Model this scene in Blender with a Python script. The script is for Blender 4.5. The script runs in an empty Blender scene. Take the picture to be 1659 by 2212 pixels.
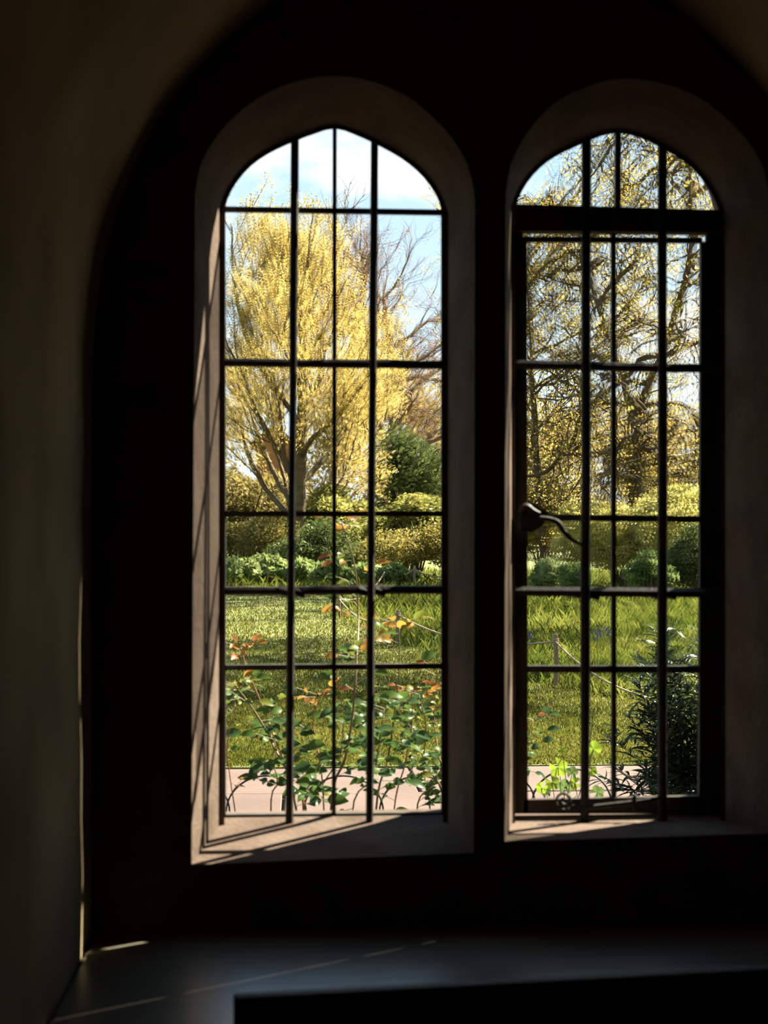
import bpy, math, random
import numpy as np
from mathutils import Vector, Matrix
from mathutils.geometry import tessellate_polygon

R = math.radians
SC = bpy.context.scene
COL = SC.collection

# ------------------------------------------------------------------ camera
F, CX, CY = 3456.0, 829.5, 1150.0          # focal length / principal point in px of a 1659x2212 frame
YAW = R(3.0)
EYE = Vector((0.0, 0.0, 1.5))
FWD = Vector((math.sin(YAW), math.cos(YAW), 0))
RGT = Vector((math.cos(YAW), -math.sin(YAW), 0))
cam = bpy.data.cameras.new('camera')
cam.sensor_fit = 'VERTICAL'; cam.sensor_height = 36.0; cam.sensor_width = 27.0
cam.lens = 36.0 * F / 2212
cam.shift_y = (CY - 1106) / 2212
cam.clip_start = 0.02; cam.clip_end = 600
cam.dof.use_dof = True; cam.dof.focus_distance = 15.0; cam.dof.aperture_fstop = 7.6
camo = bpy.data.objects.new('camera', cam); COL.objects.link(camo)
camo.location = EYE; camo.rotation_euler = (R(90), 0, -YAW)
SC.camera = camo

# ------------------------------------------------------------------ sky, sun, exposure
world = bpy.data.worlds.new('sky'); SC.world = world; world.use_nodes = True
nt = world.node_tree; nt.nodes.clear()
def N(nt, typ, **kw):
    n = nt.nodes.new(typ)
    for k, v in kw.items(): setattr(n, k, v)
    return n
def ramp(nt, stops, interp='LINEAR'):
    n = nt.nodes.new('ShaderNodeValToRGB'); cr = n.color_ramp; cr.interpolation = interp
    while len(cr.elements) < len(stops): cr.elements.new(0.5)
    for e, (p, c) in zip(cr.elements, stops):
        e.position = p; e.color = (c[0], c[1], c[2], 1)
    return n
tc = N(nt, 'ShaderNodeTexCoord'); sep = N(nt, 'ShaderNodeSeparateXYZ')
nt.links.new(tc.outputs['Generated'], sep.inputs[0])
grad = ramp(nt, [(0.0, (.80, .86, .92)), (.10, (.66, .80, .93)), (.26, (.44, .67, .93)), (.7, (.20, .42, .80)), (1, (.15, .34, .72))])
nt.links.new(sep.outputs['Z'], grad.inputs[0])
mp = N(nt, 'ShaderNodeMapping'); mp.inputs['Scale'].default_value = (1, 1, 2.2); mp.inputs['Location'].default_value = (.37, .10, .05)
nt.links.new(tc.outputs['Generated'], mp.inputs[0])
cn = N(nt, 'ShaderNodeTexNoise'); cn.inputs['Scale'].default_value = 7.0; cn.inputs['Detail'].default_value = 6; cn.inputs['Roughness'].default_value = .55
nt.links.new(mp.outputs[0], cn.inputs['Vector'])
cr = ramp(nt, [(.50, (0, 0, 0)), (.64, (1, 1, 1))]); nt.links.new(cn.outputs['Fac'], cr.inputs[0])
mx = N(nt, 'ShaderNodeMix', data_type='RGBA'); mx.inputs[7].default_value = (1.0, .98, .96, 1)
nt.links.new(cr.outputs[0], mx.inputs[0]); nt.links.new(grad.outputs[0], mx.inputs[6])
bg = N(nt, 'ShaderNodeBackground'); bg.inputs[1].default_value = 1.12
nt.links.new(mx.outputs[2], bg.inputs[0])
nt.links.new(bg.outputs[0], N(nt, 'ShaderNodeOutputWorld').inputs[0])

SUN_AZ, SUN_EL = R(55), R(43)               # azimuth to the right of the wall's normal
sun = bpy.data.lights.new('sun', 'SUN'); sun.energy = 30.0; sun.angle = R(.53); sun.color = (1, .90, .74)
suno = bpy.data.objects.new('sun', sun); COL.objects.link(suno)
SUN = Vector((math.sin(SUN_AZ) * math.cos(SUN_EL), math.cos(SUN_AZ) * math.cos(SUN_EL), math.sin(SUN_EL)))
suno.rotation_euler = SUN.to_track_quat('Z', 'Y').to_euler()
suno.location = (20, 20, 30)

vs = SC.view_settings
vs.view_transform = 'Standard'; vs.look = 'None'; vs.exposure = 0.3; vs.gamma = 1.0; vs.use_curve_mapping = False
SC.cycles.max_bounces = 10; SC.cycles.diffuse_bounces = 4; SC.cycles.transparent_max_bounces = 24
SC.cycles.transmission_bounces = 8; SC.cycles.sample_clamp_indirect = 4.0

# ------------------------------------------------------------------ helpers
def W(px, py, d):
    return EYE + FWD * d + RGT * ((px - CX) / F * d) + Vector((0, 0, (CY - py) / F * d))
def G(px, py, Y):                            # the pixel's ray meets the plane y = Y
    return W(px, py, Y / (FWD.y + (px - CX) / F * RGT.y))
def GP(px, d, z=0.0):                        # ground point under the column px at depth d
    p = W(px, CY, d); p.z = z; return p

def tag(o, label=None, cat=None, group=None, kind=None):
    if label: o['label'] = label
    if cat: o['category'] = cat
    if group: o['group'] = group
    if kind: o['kind'] = kind
    return o
def empty(name, loc):
    o = bpy.data.objects.new(name, None); COL.objects.link(o); o.location = loc; o.empty_display_size = .05
    return o
def link(name, me, parent=None, mat=None, smooth=False):
    if mat is not None and not me.materials: me.materials.append(mat)
    if smooth: me.polygons.foreach_set('use_smooth', [True] * len(me.polygons))
    o = bpy.data.objects.new(name, me); COL.objects.link(o)
    if parent is not None:
        o.parent = parent; o.location = -parent.location   # the mesh is written in world coordinates
    return o
class MB:
    def __init__(s): s.v = []; s.f = []
    def add(s, vs, fs):
        b = len(s.v); s.v += [tuple(v) for v in vs]; s.f += [tuple(i + b for i in f) for f in fs]
    def box(s, a, b):
        x0, y0, z0 = a; x1, y1, z1 = b
        s.add([(x0, y0, z0), (x1, y0, z0), (x1, y1, z0), (x0, y1, z0), (x0, y0, z1), (x1, y0, z1), (x1, y1, z1), (x0, y1, z1)],
              [(0, 3, 2, 1), (4, 5, 6, 7), (0, 1, 5, 4), (1, 2, 6, 5), (2, 3, 7, 6), (3, 0, 4, 7)])
    def prism(s, ring_a, ring_b):            # two equal rings joined, both ends capped
        n = len(ring_a)
        s.add(list(ring_a) + list(ring_b), [tuple(range(n))[::-1], tuple(range(n, 2 * n))] +
              [(i, (i + 1) % n, n + (i + 1) % n, n + i) for i in range(n)])
    def loft(s, rings, closed=True):
        n = len(rings[0]); vs = [p for r in rings for p in r]; fs = []
        for k in range(len(rings) - 1):
            for i in range(n if closed else n - 1):
                j = (i + 1) % n
                fs.append((k * n + i, k * n + j, (k + 1) * n + j, (k + 1) * n + i))
        s.add(vs, fs)
    def tube(s, pts, rad, sides=6, cap=True):
        pts = [Vector(p) for p in pts]; n = len(pts)
        if not hasattr(rad, '__len__'): rad = [rad] * n
        vs = []; ref = Vector((.31, .23, .92))
        for i, p in enumerate(pts):
            t = (pts[min(i + 1, n - 1)] - pts[max(i - 1, 0)])
            t = t.normalized() if t.length > 1e-9 else Vector((0, 0, 1))
            if abs(t.dot(ref)) > .97: ref = Vector((.9, .3, .1))
            u = t.cross(ref).normalized(); w = t.cross(u)
            for k in range(sides):
                a = 2 * math.pi * k / sides
                vs.append(p + (u * math.cos(a) + w * math.sin(a)) * rad[i])
        fs = [(i * sides + k, i * sides + (k + 1) % sides, (i + 1) * sides + (k + 1) % sides, (i + 1) * sides + k)
              for i in range(n - 1) for k in range(sides)]
        if cap: fs += [tuple(range(sides))[::-1], tuple(range((n - 1) * sides, n * sides))]
        s.add(vs, fs)
    def build(s, name, mat=None, parent=None, smooth=False):
        me = bpy.data.meshes.new(name); me.from_pydata(s.v, [], s.f); me.update()
        return link(name, me, parent, mat, smooth)
def np_obj(name, verts, faces, mat, parent=None):
    me = bpy.data.meshes.new(name); k = faces.shape[1]
    me.vertices.add(len(verts)); me.vertices.foreach_set('co', verts.astype(np.float32).ravel())
    me.loops.add(faces.size); me.loops.foreach_set('vertex_index', faces.astype(np.int32).ravel())
    me.polygons.add(len(faces)); me.polygons.foreach_set('loop_start', np.arange(0, faces.size, k, dtype=np.int32))
    me.update(calc_edges=True)
    return link(name, me, parent, mat)
def catmull(pts, per=5):
    P = [Vector(p) for p in pts]; P = [P[0] * 2 - P[1]] + P + [P[-1] * 2 - P[-2]]; out = []
    for i in range(1, len(P) - 2):
        a, b, c, d = P[i - 1:i + 3]
        for k in range(per):
            t = k / per
            out.append(.5 * (2 * b + (c - a) * t + (2 * a - 5 * b + 4 * c - d) * t * t + (3 * b - a - 3 * c + d) * t ** 3))
    return out + [P[-2]]

# ------------------------------------------------------------------ materials
def new_mat(name):
    m = bpy.data.materials.new(name); m.use_nodes = True; m.node_tree.nodes.clear(); return m, m.node_tree
K = 1.0
def surf(name, stops, scale=4, rough=.8, detail=6, bump=.0, bscale=20, stretch=(1, 1, 1), metal=0, spec=.3):
    m, t = new_mat(name)
    g = N(t, 'ShaderNodeNewGeometry'); mp = N(t, 'ShaderNodeMapping'); mp.inputs['Scale'].default_value = stretch
    t.links.new(g.outputs['Position'], mp.inputs[0])
    n = N(t, 'ShaderNodeTexNoise'); n.inputs['Scale'].default_value = scale; n.inputs['Detail'].default_value = detail
    t.links.new(mp.outputs[0], n.inputs['Vector'])
    r = ramp(t, [(p, [x * K for x in c]) for p, c in stops]); t.links.new(n.outputs['Fac'], r.inputs[0])
    b = N(t, 'ShaderNodeBsdfPrincipled'); t.links.new(r.outputs[0], b.inputs['Base Color'])
    b.inputs['Roughness'].default_value = rough; b.inputs['Metallic'].default_value = metal; b.inputs['Specular IOR Level'].default_value = spec
    if bump:
        n2 = N(t, 'ShaderNodeTexNoise'); n2.inputs['Scale'].default_value = bscale; n2.inputs['Detail'].default_value = 5
        t.links.new(mp.outputs[0], n2.inputs['Vector'])
        bp = N(t, 'ShaderNodeBump'); bp.inputs['Strength'].default_value = bump; bp.inputs['Distance'].default_value = .01
        t.links.new(n2.outputs['Fac'], bp.inputs['Height']); t.links.new(bp.outputs[0], b.inputs['Normal'])
    t.links.new(b.outputs[0], N(t, 'ShaderNodeOutputMaterial').inputs[0])
    return m
def leaf_mat(name, cols, trans=.5, gloss=0.0, rough=.4, big=None):
    """leaf colour varies from leaf to leaf; part of the light passes through the blade"""
    m, t = new_mat(name)
    g = N(t, 'ShaderNodeNewGeometry')
    r = ramp(t, [(i / max(1, len(cols) - 1), [x * K for x in c]) for i, c in enumerate(cols)])
    if big:                                   # clumps: slow change of tone over the plant
        n = N(t, 'ShaderNodeTexNoise'); n.inputs['Scale'].default_value = big; n.inputs['Detail'].default_value = 2
        t.links.new(g.outputs['Position'], n.inputs['Vector'])
        ma = N(t, 'ShaderNodeMath', operation='MULTIPLY_ADD'); ma.inputs[1].default_value = .5; t.links.new(g.outputs['Random Per Island'], ma.inputs[0])
        mb = N(t, 'ShaderNodeMath', operation='MULTIPLY_ADD'); mb.inputs[1].default_value = 1.6; mb.inputs[2].default_value = -.55
        t.links.new(n.outputs['Fac'], mb.inputs[0]); t.links.new(mb.outputs[0], ma.inputs[2])
        t.links.new(ma.outputs[0], r.inputs[0])
    else:
        t.links.new(g.outputs['Random Per Island'], r.inputs[0])
    d = N(t, 'ShaderNodeBsdfPrincipled'); d.inputs['Roughness'].default_value = rough; d.inputs['Specular IOR Level'].default_value = gloss * .25
    t.links.new(r.outputs[0], d.inputs['Base Color'])
    tr = N(t, 'ShaderNodeBsdfTranslucent'); t.links.new(r.outputs[0], tr.inputs[0])
    mx = N(t, 'ShaderNodeMixShader'); mx.inputs[0].default_value = trans
    t.links.new(d.outputs[0], mx.inputs[1]); t.links.new(tr.outputs[0], mx.inputs[2])
    t.links.new(mx.outputs[0], N(t, 'ShaderNodeOutputMaterial').inputs[0])
    return m
def glass_mat(name, wave=0.0, scale=45, bend=.0):
    """hand-made pane: part of the light goes straight through, part is bent by the uneven surface"""
    m, t = new_mat(name)
    tr = N(t, 'ShaderNodeBsdfTransparent'); tr.inputs[0].default_value = (.97, .985, .97, 1)
    out = tr
    if bend:
        g = N(t, 'ShaderNodeNewGeometry')
        n = N(t, 'ShaderNodeTexNoise'); n.inputs['Scale'].default_value = scale; n.inputs['Detail'].default_value = 1.0
        t.links.new(g.outputs['Position'], n.inputs['Vector'])
        bp = N(t, 'ShaderNodeBump'); bp.inputs['Strength'].default_value = 1; bp.inputs['Distance'].default_value = wave * .001
        t.links.new(n.outputs['Fac'], bp.inputs['Height'])
        b = N(t, 'ShaderNodeBsdfRefraction'); b.inputs['IOR'].default_value = 1.012; b.inputs['Roughness'].default_value = 0
        b.inputs['Color'].default_value = (.97, .985, .97, 1)
        t.links.new(bp.outputs[0], b.inputs['Normal'])
        out = N(t, 'ShaderNodeMixShader'); out.inputs[0].default_value = bend
        t.links.new(tr.outputs[0], out.inputs[1]); t.links.new(b.outputs[0], out.inputs[2])
    t.links.new(out.outputs[0], N(t, 'ShaderNodeOutputMaterial').inputs[0])
    return m

M = {}
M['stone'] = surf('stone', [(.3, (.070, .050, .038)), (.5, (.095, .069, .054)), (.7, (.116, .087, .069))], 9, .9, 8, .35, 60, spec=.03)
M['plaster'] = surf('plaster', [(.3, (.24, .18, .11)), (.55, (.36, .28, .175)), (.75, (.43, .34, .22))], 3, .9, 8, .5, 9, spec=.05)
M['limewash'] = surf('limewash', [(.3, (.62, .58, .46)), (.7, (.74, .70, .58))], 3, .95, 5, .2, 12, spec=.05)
M['boards'] = surf('floorboards', [(.3, (.22, .18, .11)), (.7, (.34, .28, .18))], 6, .7, 5, .1, 30, (8, 1, 1), spec=.2)
M['seat'] = surf('polished_seat', [(.3, (.10, .09, .065)), (.7, (.17, .15, .11))], 5, .33, 6, .05, 6, (1, 6, 1), spec=1.0)
M['dark_wood'] = surf('dark_wood', [(.3, (.035, .032, .022)), (.7, (.055, .048, .034))], 6, .6, 6, .1, 30, (1, 8, 8))
M['iron'] = surf('wrought_iron', [(.3, (.018, .017, .015)), (.7, (.035, .032, .028))], 30, .6, 4, .2, 80, spec=.12)
M['lead'] = surf('lead', [(.3, (.04, .04, .04)), (.7, (.07, .07, .065))], 30, .7, 4, .15, 60, spec=.1)
M['paint'] = surf('casement_paint', [(.3, (.030, .026, .020)), (.7, (.055, .046, .036))], 20, .7, 4, .1, 60, spec=.08)
M['glass'] = glass_mat('old_glass', 2.0, 40, .65)
M['glass_flat'] = glass_mat('flat_glass', 0, 8, 0)

# ------------------------------------------------------------------ the window wall
YG, YM, YI, YO = 3.26, 3.215, 2.99, 3.312      # glass, rebate edge, inner face, outer face

def arch_ring(pts, Y):
    return [G(x, y, Y) for x, y in pts]
def resample(pts, n):
    P = [Vector((x, y, 0)) for x, y in pts]; L = [0]
    for a, b in zip(P, P[1:]): L.append(L[-1] + (b - a).length)
    out = []; j = 0
    for i in range(n):
        s = L[-1] * i / (n - 1)
        while j < len(P) - 2 and L[j + 1] < s: j += 1
        k = 0 if L[j + 1] == L[j] else (s - L[j]) / (L[j + 1] - L[j])
        q = P[j].lerp(P[j + 1], k); out.append((q.x, q.y))
    return out
NA = 29
def outline(bl, br, arch):                     # bottom left, bottom right, arch from right springing to left springing
    sm = catmull([(x, y, 0) for x, y in arch], 4)
    return [bl, br] + resample([(p.x, p.y) for p in sm], NA)
ARCH_L = [(957, 462), (953, 448), (938, 415), (908, 376), (866, 342), (812, 312), (768, 292), (723, 278),
          (678, 290), (636, 306), (584, 330), (543, 358), (512, 393), (494, 425), (485, 452)]
ARCH_R = [(1555, 468), (1550, 446), (1529, 405), (1491, 360), (1440, 326), (1388, 300), (1340, 288),
          (1300, 294), (1255, 312), (1192, 343), (1150, 380), (1124, 420), (1113, 452)]
def grow(arch, k, c):                          # the arch pushed outwards by k px
    out = []
    for x, y in arch:
        v = Vector((x - c[0], y - c[1])); l = v.length; out.append((c[0] + v.x * (l + k) / l, c[1] + v.y * (l + k) / l))
    return out
L_G = outline((485, 1763), (957, 1757), ARCH_L)
L_M = outline((474, 1782), (967, 1776), grow(ARCH_L, 10, (721, 470)))
L_I = outline((413, 1868), (1023, 1842), [(1026, 452), (1022, 400), (1000, 335), (950, 268), (880, 208), (800, 175), (722, 164),
             (640, 176), (560, 210), (490, 268), (442, 335), (424, 400), (421, 450)])
R_G = outline((1113, 1762), (1556, 1757), ARCH_R)
R_M = outline((1107, 1778), (1566, 1772), grow(ARCH_R, 9, (1334, 475)))
R_I = outline((1090, 1818), (1668, 1800), [(1668, 470), (1662, 410), (1636, 335), (1580, 265), (1500, 205), (1420, 178), (1336, 170),
             (1260, 190), (1195, 225), (1140, 285), (1105, 350), (1094, 410), (1092, 450)])
def opening(mb, og, om, oi):
    ri = arch_ring(oi, YI); rm = arch_ring(om, YM); rg = arch_ring(og, YM); rg[0].z = rm[0].z; rg[1].z = rm[1].z; rgg = arch_ring(og, YG)
    cx_ = (rgg[0].x + rgg[1].x) / 2; zs = rgg[2].z - .01
    ro = [Vector((p.x + (p.x - cx_) * min(.10, max(0, (p.z - zs) * .8)), YO, p.z + max(0, p.z - zs) * .16)) for p in rgg]
    mb.loft([ri, rm, rg]); mb.loft([rg, rgg]); mb.loft([rgg, ro])
    return ri, ro
def holed_face(mb, rect, holes, flip):
    polys = [rect] + holes; flat = [p for q in polys for p in q]
    tri = tessellate_polygon([[Vector((p[0], p[2], 0)) for p in q] for q in polys])
    mb.add(flat, [t if not flip else t[::-1] for t in tri])
X0, X1, ZT = -2.6, 3.6, 4.2
mb = MB()
li, lo = opening(mb, L_G, L_M, L_I); ri, ro = opening(mb, R_G, R_M, R_I)
holed_face(mb, [Vector((X0, YI, 0)), Vector((X1, YI, 0)), Vector((X1, YI, ZT)), Vector((X0, YI, ZT))], [li, ri], False)
holed_face(mb, [Vector((X0, YO, 0)), Vector((X1, YO, 0)), Vector((X1, YO, ZT)), Vector((X0, YO, ZT))], [lo, ro], True)
mb.loft([[Vector((X0, YI, 0)), Vector((X1, YI, 0)), Vector((X1, YI, ZT)), Vector((X0, YI, ZT))],
         [Vector((X0, YO, 0)), Vector((X1, YO, 0)), Vector((X1, YO, ZT)), Vector((X0, YO, ZT))]])
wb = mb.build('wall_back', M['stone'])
tag(wb, 'stone window wall with two arched splayed openings and a mullion between', 'wall', kind='structure')

# ------------------------------------------------------------------ the alcove and the room behind the camera
rng = random.Random(4)
half = [(200, 2400), (199, 2015), (198, 1500), (198, 1000), (205, 720), (226, 560), (272, 400), (350, 245), (450, 125), (565, 22), (690, -55), (860, -118), (1030, -140)]
hp = [G(x, y, YI) for x, y in half]; hp[0].z = 0.0
cxw = hp[-1].x
hp = [Vector(p) for p in catmull(hp, 4)]
def bump3(p, k=1.0):
    return k * (math.sin(p.z * 9 + p.y * 4.3) * .35 + math.sin(p.z * 23 + p.y * 17 + p.x * 9) * .25 + math.sin(p.y * 11 - p.x * 7) * .3)
YR = 1.25                                      # front face of the alcove
def jamb(name, mirror, label):
    rings = []; ny = 36
    for j in range(ny + 1):
        y = YI + .002 + (YR - YI) * j / ny; r = []
        for p in hp:
            q = Vector((p.x, y, p.z)); c = Vector((cxw, y, 1.6)); n = (q - c); n.y = 0; n.normalize()
            e = bump3(q, .006) * min(1, j / 3)
            q = q - n * e
            if mirror: q.x = 2 * cxw - q.x
            r.append(q)
        rings.append(r)
    back = [[Vector((q.x + (-.25 if not mirror else .25) * (1 if i < 20 else max(0, (48 - i) / 28)), q.y, q.z + (.25 * min(1, i / 24)))) for i, q in enumerate(r)] for r in (rings[-1], rings[0])]
    mb = MB(); mb.loft(rings + back + [rings[0]], closed=False)
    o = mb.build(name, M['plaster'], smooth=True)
    return tag(o, label, 'wall', kind='structure')
jamb('wall_left', False, 'rough plastered side of the arched alcove beside the left window')
jamb('wall_right', True, 'rough plastered side of the arched alcove beyond the right window')
# front wall of the room round the alcove arch
loop = [Vector((p.x, YR, p.z)) for p in hp]; loop = loop + [Vector((2 * cxw - p.x, YR, p.z)) for p in hp[-2::-1]]
mb = MB()
poly = [Vector((X0, YR, 0))] + loop + [Vector((X1, YR, 0)), Vector((X1, YR, ZT)), Vector((X0, YR, ZT))]
tri = tessellate_polygon([[Vector((p.x, p.z, 0)) for p in poly]])
mb.add(poly, tri); mb.add([p + Vector((0, .1, 0)) for p in poly], [t[::-1] for t in tri])
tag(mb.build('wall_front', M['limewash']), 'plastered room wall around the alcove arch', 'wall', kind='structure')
def shell(name, a, b, mat, label, cat='wall'):
    mb = MB(); mb.box(a, b); return tag(mb.build(name, M[mat]), label, cat, kind='structure')
shell('floor', (X0, -2.6, -.1), (X1, YI, 0), 'boards', 'boarded floor of the room', 'floor')
shell('ceiling', (X0, -2.6, ZT), (X1, YO, ZT + .1), 'limewash', 'plastered ceiling of the dark room', 'ceiling')
shell('wall_rear', (X0, -2.7, 0), (X1, -2.6, ZT), 'limewash', 'rear wall of the dark room')
shell('wall_west', (X0 - .1, -2.6, 0), (X0, YO, ZT), 'limewash', 'side wall of the dark room')
shell('wall_east', (X1, -2.6, 0), (X1 + .1, YO, ZT), 'limewash', 'side wall of the dark room on the right')

# window seat: a polished slab across the alcove, with a front panel below
ZS = G(800, 2006, YI).z
xa, xb = hp[0].x + .004, 2 * cxw - hp[0].x - .004
seat = empty('window_seat', ((xa + xb) / 2, 2.6, 0))
mb = MB(); nx = 10
mb.box((xa, 2.28, ZS - .045), (xb, YI, ZS)); so = mb.build('seat_board', M['seat'], seat)
bv = so.modifiers.new('b', 'BEVEL'); bv.width = .008; bv.segments = 2
mb = MB(); mb.box((xa, 2.33, .0), (xb, 2.36, ZS - .045)); mb.build('front_panel', M['dark_wood'], seat)
tag(seat, 'low polished window seat filling the alcove below both windows', 'window seat')

# dark bench back standing in front of the seat
def bench():
    a = W(505, 2150, 1.98); b = W(1659, 2088, 1.98 * (2150 - CY) / (2088 - CY)); b.z = a.z
    ax = (b - a); ax.z = 0; L = 1.2; ax.normalize(); nrm = Vector((-ax.y, ax.x, 0))   # nrm points to the window
    root = empty('bench', (a.x + ax.x * L / 2, a.y + ax.y * L / 2, 0))
    def slab(name, u0, u1, v0, v1, z0, z1):
        r = lambda z: [a + ax * u + nrm * v + Vector((0, 0, z - a.z)) for u, v in ((u0, v0), (u1, v0), (u1, v1), (u0, v1))]
        mb = MB(); mb.prism(r(z0), r(z1)); o = mb.build(name, M['dark_wood'], root)
        bv = o.modifiers.new('b', 'BEVEL'); bv.width = .004; bv.segments = 2
    slab('top_rail', 0, L, -.012, .012, a.z - .09, a.z)
    slab('back_panel', .05, L - .05, -.006, .006, .40, a.z - .09)
    slab('post', 0, .05, -.02, .012, 0, a.z - .09); slab('post', L - .05, L, -.02, .012, 0, a.z - .09)
    slab('seat', 0, L, -.42, -.02, .40, .44)
    slab('leg', 0, .05, -.42, -.37, 0, .40); slab('leg', L - .05, L, -.42, -.37, 0, .40)
    tag(root, 'dark wooden bench seen edge-on in front of the window seat', 'bench')
bench()

# ------------------------------------------------------------------ the two windows
def arch_y(arch, x):                            # height of the arch line at column x
    for (xa_, ya), (xb_, yb) in zip(arch, arch[1:]):
        if min(xa_, xb_) <= x <= max(xa_, xb_) and xa_ != xb_:
            return ya + (yb - ya) * (x - xa_) / (xb_ - xa_)
    return arch[0][1] if x >= arch[0][0] else arch[-1][1]
def smooth_arch(arch): return [(p.x, p.y) for p in catmull([(x, y, 0) for x, y in arch], 4)]
SA_L, SA_R = smooth_arch(ARCH_L), smooth_arch(ARCH_R)
def plate(name, pts, y0, y1, mat, parent):      # polygon in px (on the glass plane) given a thickness
    a = [G(x, y, YG) for x, y in pts]
    mb = MB(); mb.prism([Vector((p.x, y0, p.z)) for p in a], [Vector((p.x, y1, p.z)) for p in a])
    o = mb.build(name, mat, parent)
    if name == 'pane':                          # only the room side is uneven; the rest of the slab is plain
        o.data.materials.append(M['glass_flat'])
        for p in o.data.polygons: p.material_index = 0 if p.index == 0 else 1
    return o
def bar_px(name, p, q, width, yc, mat, parent, sides=8, jit=0, seed=0):
    """round bar between two pixels at world depth yc"""
    a, b = G(p[0], p[1], yc), G(q[0], q[1], yc); r = width / 2 * yc / F
    n = 9 if jit else 2; g = random.Random(seed); pts = []; rad = []
    for i in range(n):
        t = i / (n - 1); c = a.lerp(b, t)
        if jit and 0 < i < n - 1: c += Vector((g.uniform(-1, 1), 0, g.uniform(-1, 1))) * jit
        pts.append(c); rad.append(r * (1 + (g.uniform(-.07, .07) if jit else 0)))
    mb = MB(); mb.tube(pts, rad, sides); return mb.build(name, mat, parent, smooth=False)
def strip_px(name, p, q, width, y0, y1, mat, parent):
    """flat lead came between two pixels of the glass plane"""
    v = Vector((q[0] - p[0], q[1] - p[1])); v.normalize(); nx, ny = -v.y * width / 2, v.x * width / 2
    return plate(name, [(p[0] + nx, p[1] + ny), (q[0] + nx, q[1] + ny), (q[0] - nx, q[1] - ny), (p[0] - nx, p[1] - ny)], y0, y1, mat, parent)
def lerp(a, b, t): return a + (b - a) * t

win1 = empty('window_1', G(721, 1762, YG)); tag(win1, 'arched leaded window with clear old panes on the left', 'window', kind='structure')
win2 = empty('window_2', G(1334, 1762, YG)); tag(win2, 'arched window with an iron casement under a thick transom on the right', 'window', kind='structure')

# left light: columns and rows as the photograph shows them
def colx(c, y):                                 # column lines lean a little
    top, bot = c; return lerp(top, bot, (y - 300) / 1460)
C1 = [(482, 484), (637, 626), (723, 721), (809, 799), (958, 957)]
H1 = [(452, 459), (783, 788), (1110, 1110), (1276, 1274), (1442, 1439), (1763, 1757)]   # left y, right y
def rowy(h, x, x0=483, x1=957): return lerp(h[0], h[1], (x - x0) / (x1 - x0))
for c in range(4):
    # arched top pane
    xl, xr = C1[c][0], C1[c + 1][0]; xl, xr = max(xl, 486), min(xr, 956)
    top = [(lerp(xl, xr, k / 6), arch_y(SA_L, lerp(xl, xr, k / 6))) for k in range(7)]
    plate('pane', [(xl, rowy(H1[0], xl)), (xr, rowy(H1[0], xr))] + top[::-1], YG, YG + .003, M['glass_flat'], win1)
    for r in range(5):
        ya, yb = H1[r], H1[r + 1]; q = []
        for cc, hh in ((c, ya), (c + 1, ya), (c + 1, yb), (c, yb)):
            x = colx(C1[cc], (hh[0])); q.append((x, rowy(hh, x)))
        plate('pane', q, YG, YG + .003, M['glass' if r < 3 and not (r == 2 and c == 3) else 'glass_flat'], win1)
strip_px('lead_came', (723, 276), (721, 1762), 9, YG - .005, YG + .008, M['lead'], win1)
strip_px('lead_came', (483, 450), (484, 1764), 8, YG - .005, YG + .008, M['lead'], win1)
strip_px('lead_came', (957, 460), (957, 1758), 8, YG - .005, YG + .008, M['lead'], win1)
strip_px('lead_came', (484, 1762), (957, 1757), 6, YG - .005, YG + .008, M['lead'], win1)
for k, wd in ((0, 11), (2, 12), (4, 12)):
    strip_px('lead_came', (482, H1[k][0]), (958, H1[k][1]), wd, YG - .005, YG + .008, M['lead'], win1)
for k in (1, 3):
    bar_px('saddle_bar', (466, H1[k][0]), (968, H1[k][1]), 19, YG - .018, M['iron'], win1, 8, .0008, k)
for k, (t, b) in enumerate(((637, 625), (809, 798))):
    bar_px('stanchion', (t, arch_y(SA_L, t) - 12), (b, 1782), 17, YG - .036, M['iron'], win1, 8, .0007, 20 + k)
for x, y in ((612, 1276), (648, 1279), (785, 1276), (822, 1277)):      # tie wires by the crossings
    bar_px('tie_wire', (x - 11, y - 3), (x + 11, y + 3), 23, YG - .018, M['iron'], win1, 6)

# right light: arched head, transom, iron casement
C2 = [(1113, 1113), (1266, 1264), (1335, 1325), (1431, 1431), (1556, 1556)]
for c in range(4):
    xl, xr = max(C2[c][0], 1115), min(C2[c + 1][0], 1554)
    top = [(lerp(xl, xr, k / 6), arch_y(SA_R, lerp(xl, xr, k / 6))) for k in range(7)]
    plate('pane', [(xl, 455), (xr, 460)] + top[::-1], YG, YG + .003, M['glass'], win2)
strip_px('lead_came', (1335, 284), (1334, 455), 12, YG - .005, YG + .008, M['lead'], win2)
tp = plate('transom', [(1108, 447), (1558, 460), (1558, 508), (1108, 504)], YG - .03, YG + .006, M['paint'], win2)
H2 = [(505, 509), (517, 520), (789, 797), (1117, 1122), (1276, 1281), (1445, 1446), (1724, 1716)]
def rowy2(h, x): return lerp(h[0], h[1], (x - 1113) / (1556 - 1113))
c2x = [1136, 1264, 1325, 1431, 1513]
for c in range(4):
    for r in range(6):
        ya, yb = H2[r], H2[r + 1]; xa_, xb_ = c2x[c], c2x[c + 1]
        if r == 0: xa_, xb_ = max(1128, xa_) if c else 1128, xb_ if c < 3 else 1524
        plate('pane', [(xa_, rowy2(ya, xa_)), (xb_, rowy2(ya, xb_)), (xb_, rowy2(yb, xb_)), (xa_, rowy2(yb, xa_))], YG, YG + .003,
              M['glass' if r < 5 and not (c == 0 and r in (2, 4)) else 'glass_flat'], win2)
plate('casement_stile', [(1111, 505), (1129, 505), (1129, 522), (1137, 522), (1139, 1728), (1139, 1756), (1111, 1756)], YG - .010, YG + .006, M['paint'], win2)
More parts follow.
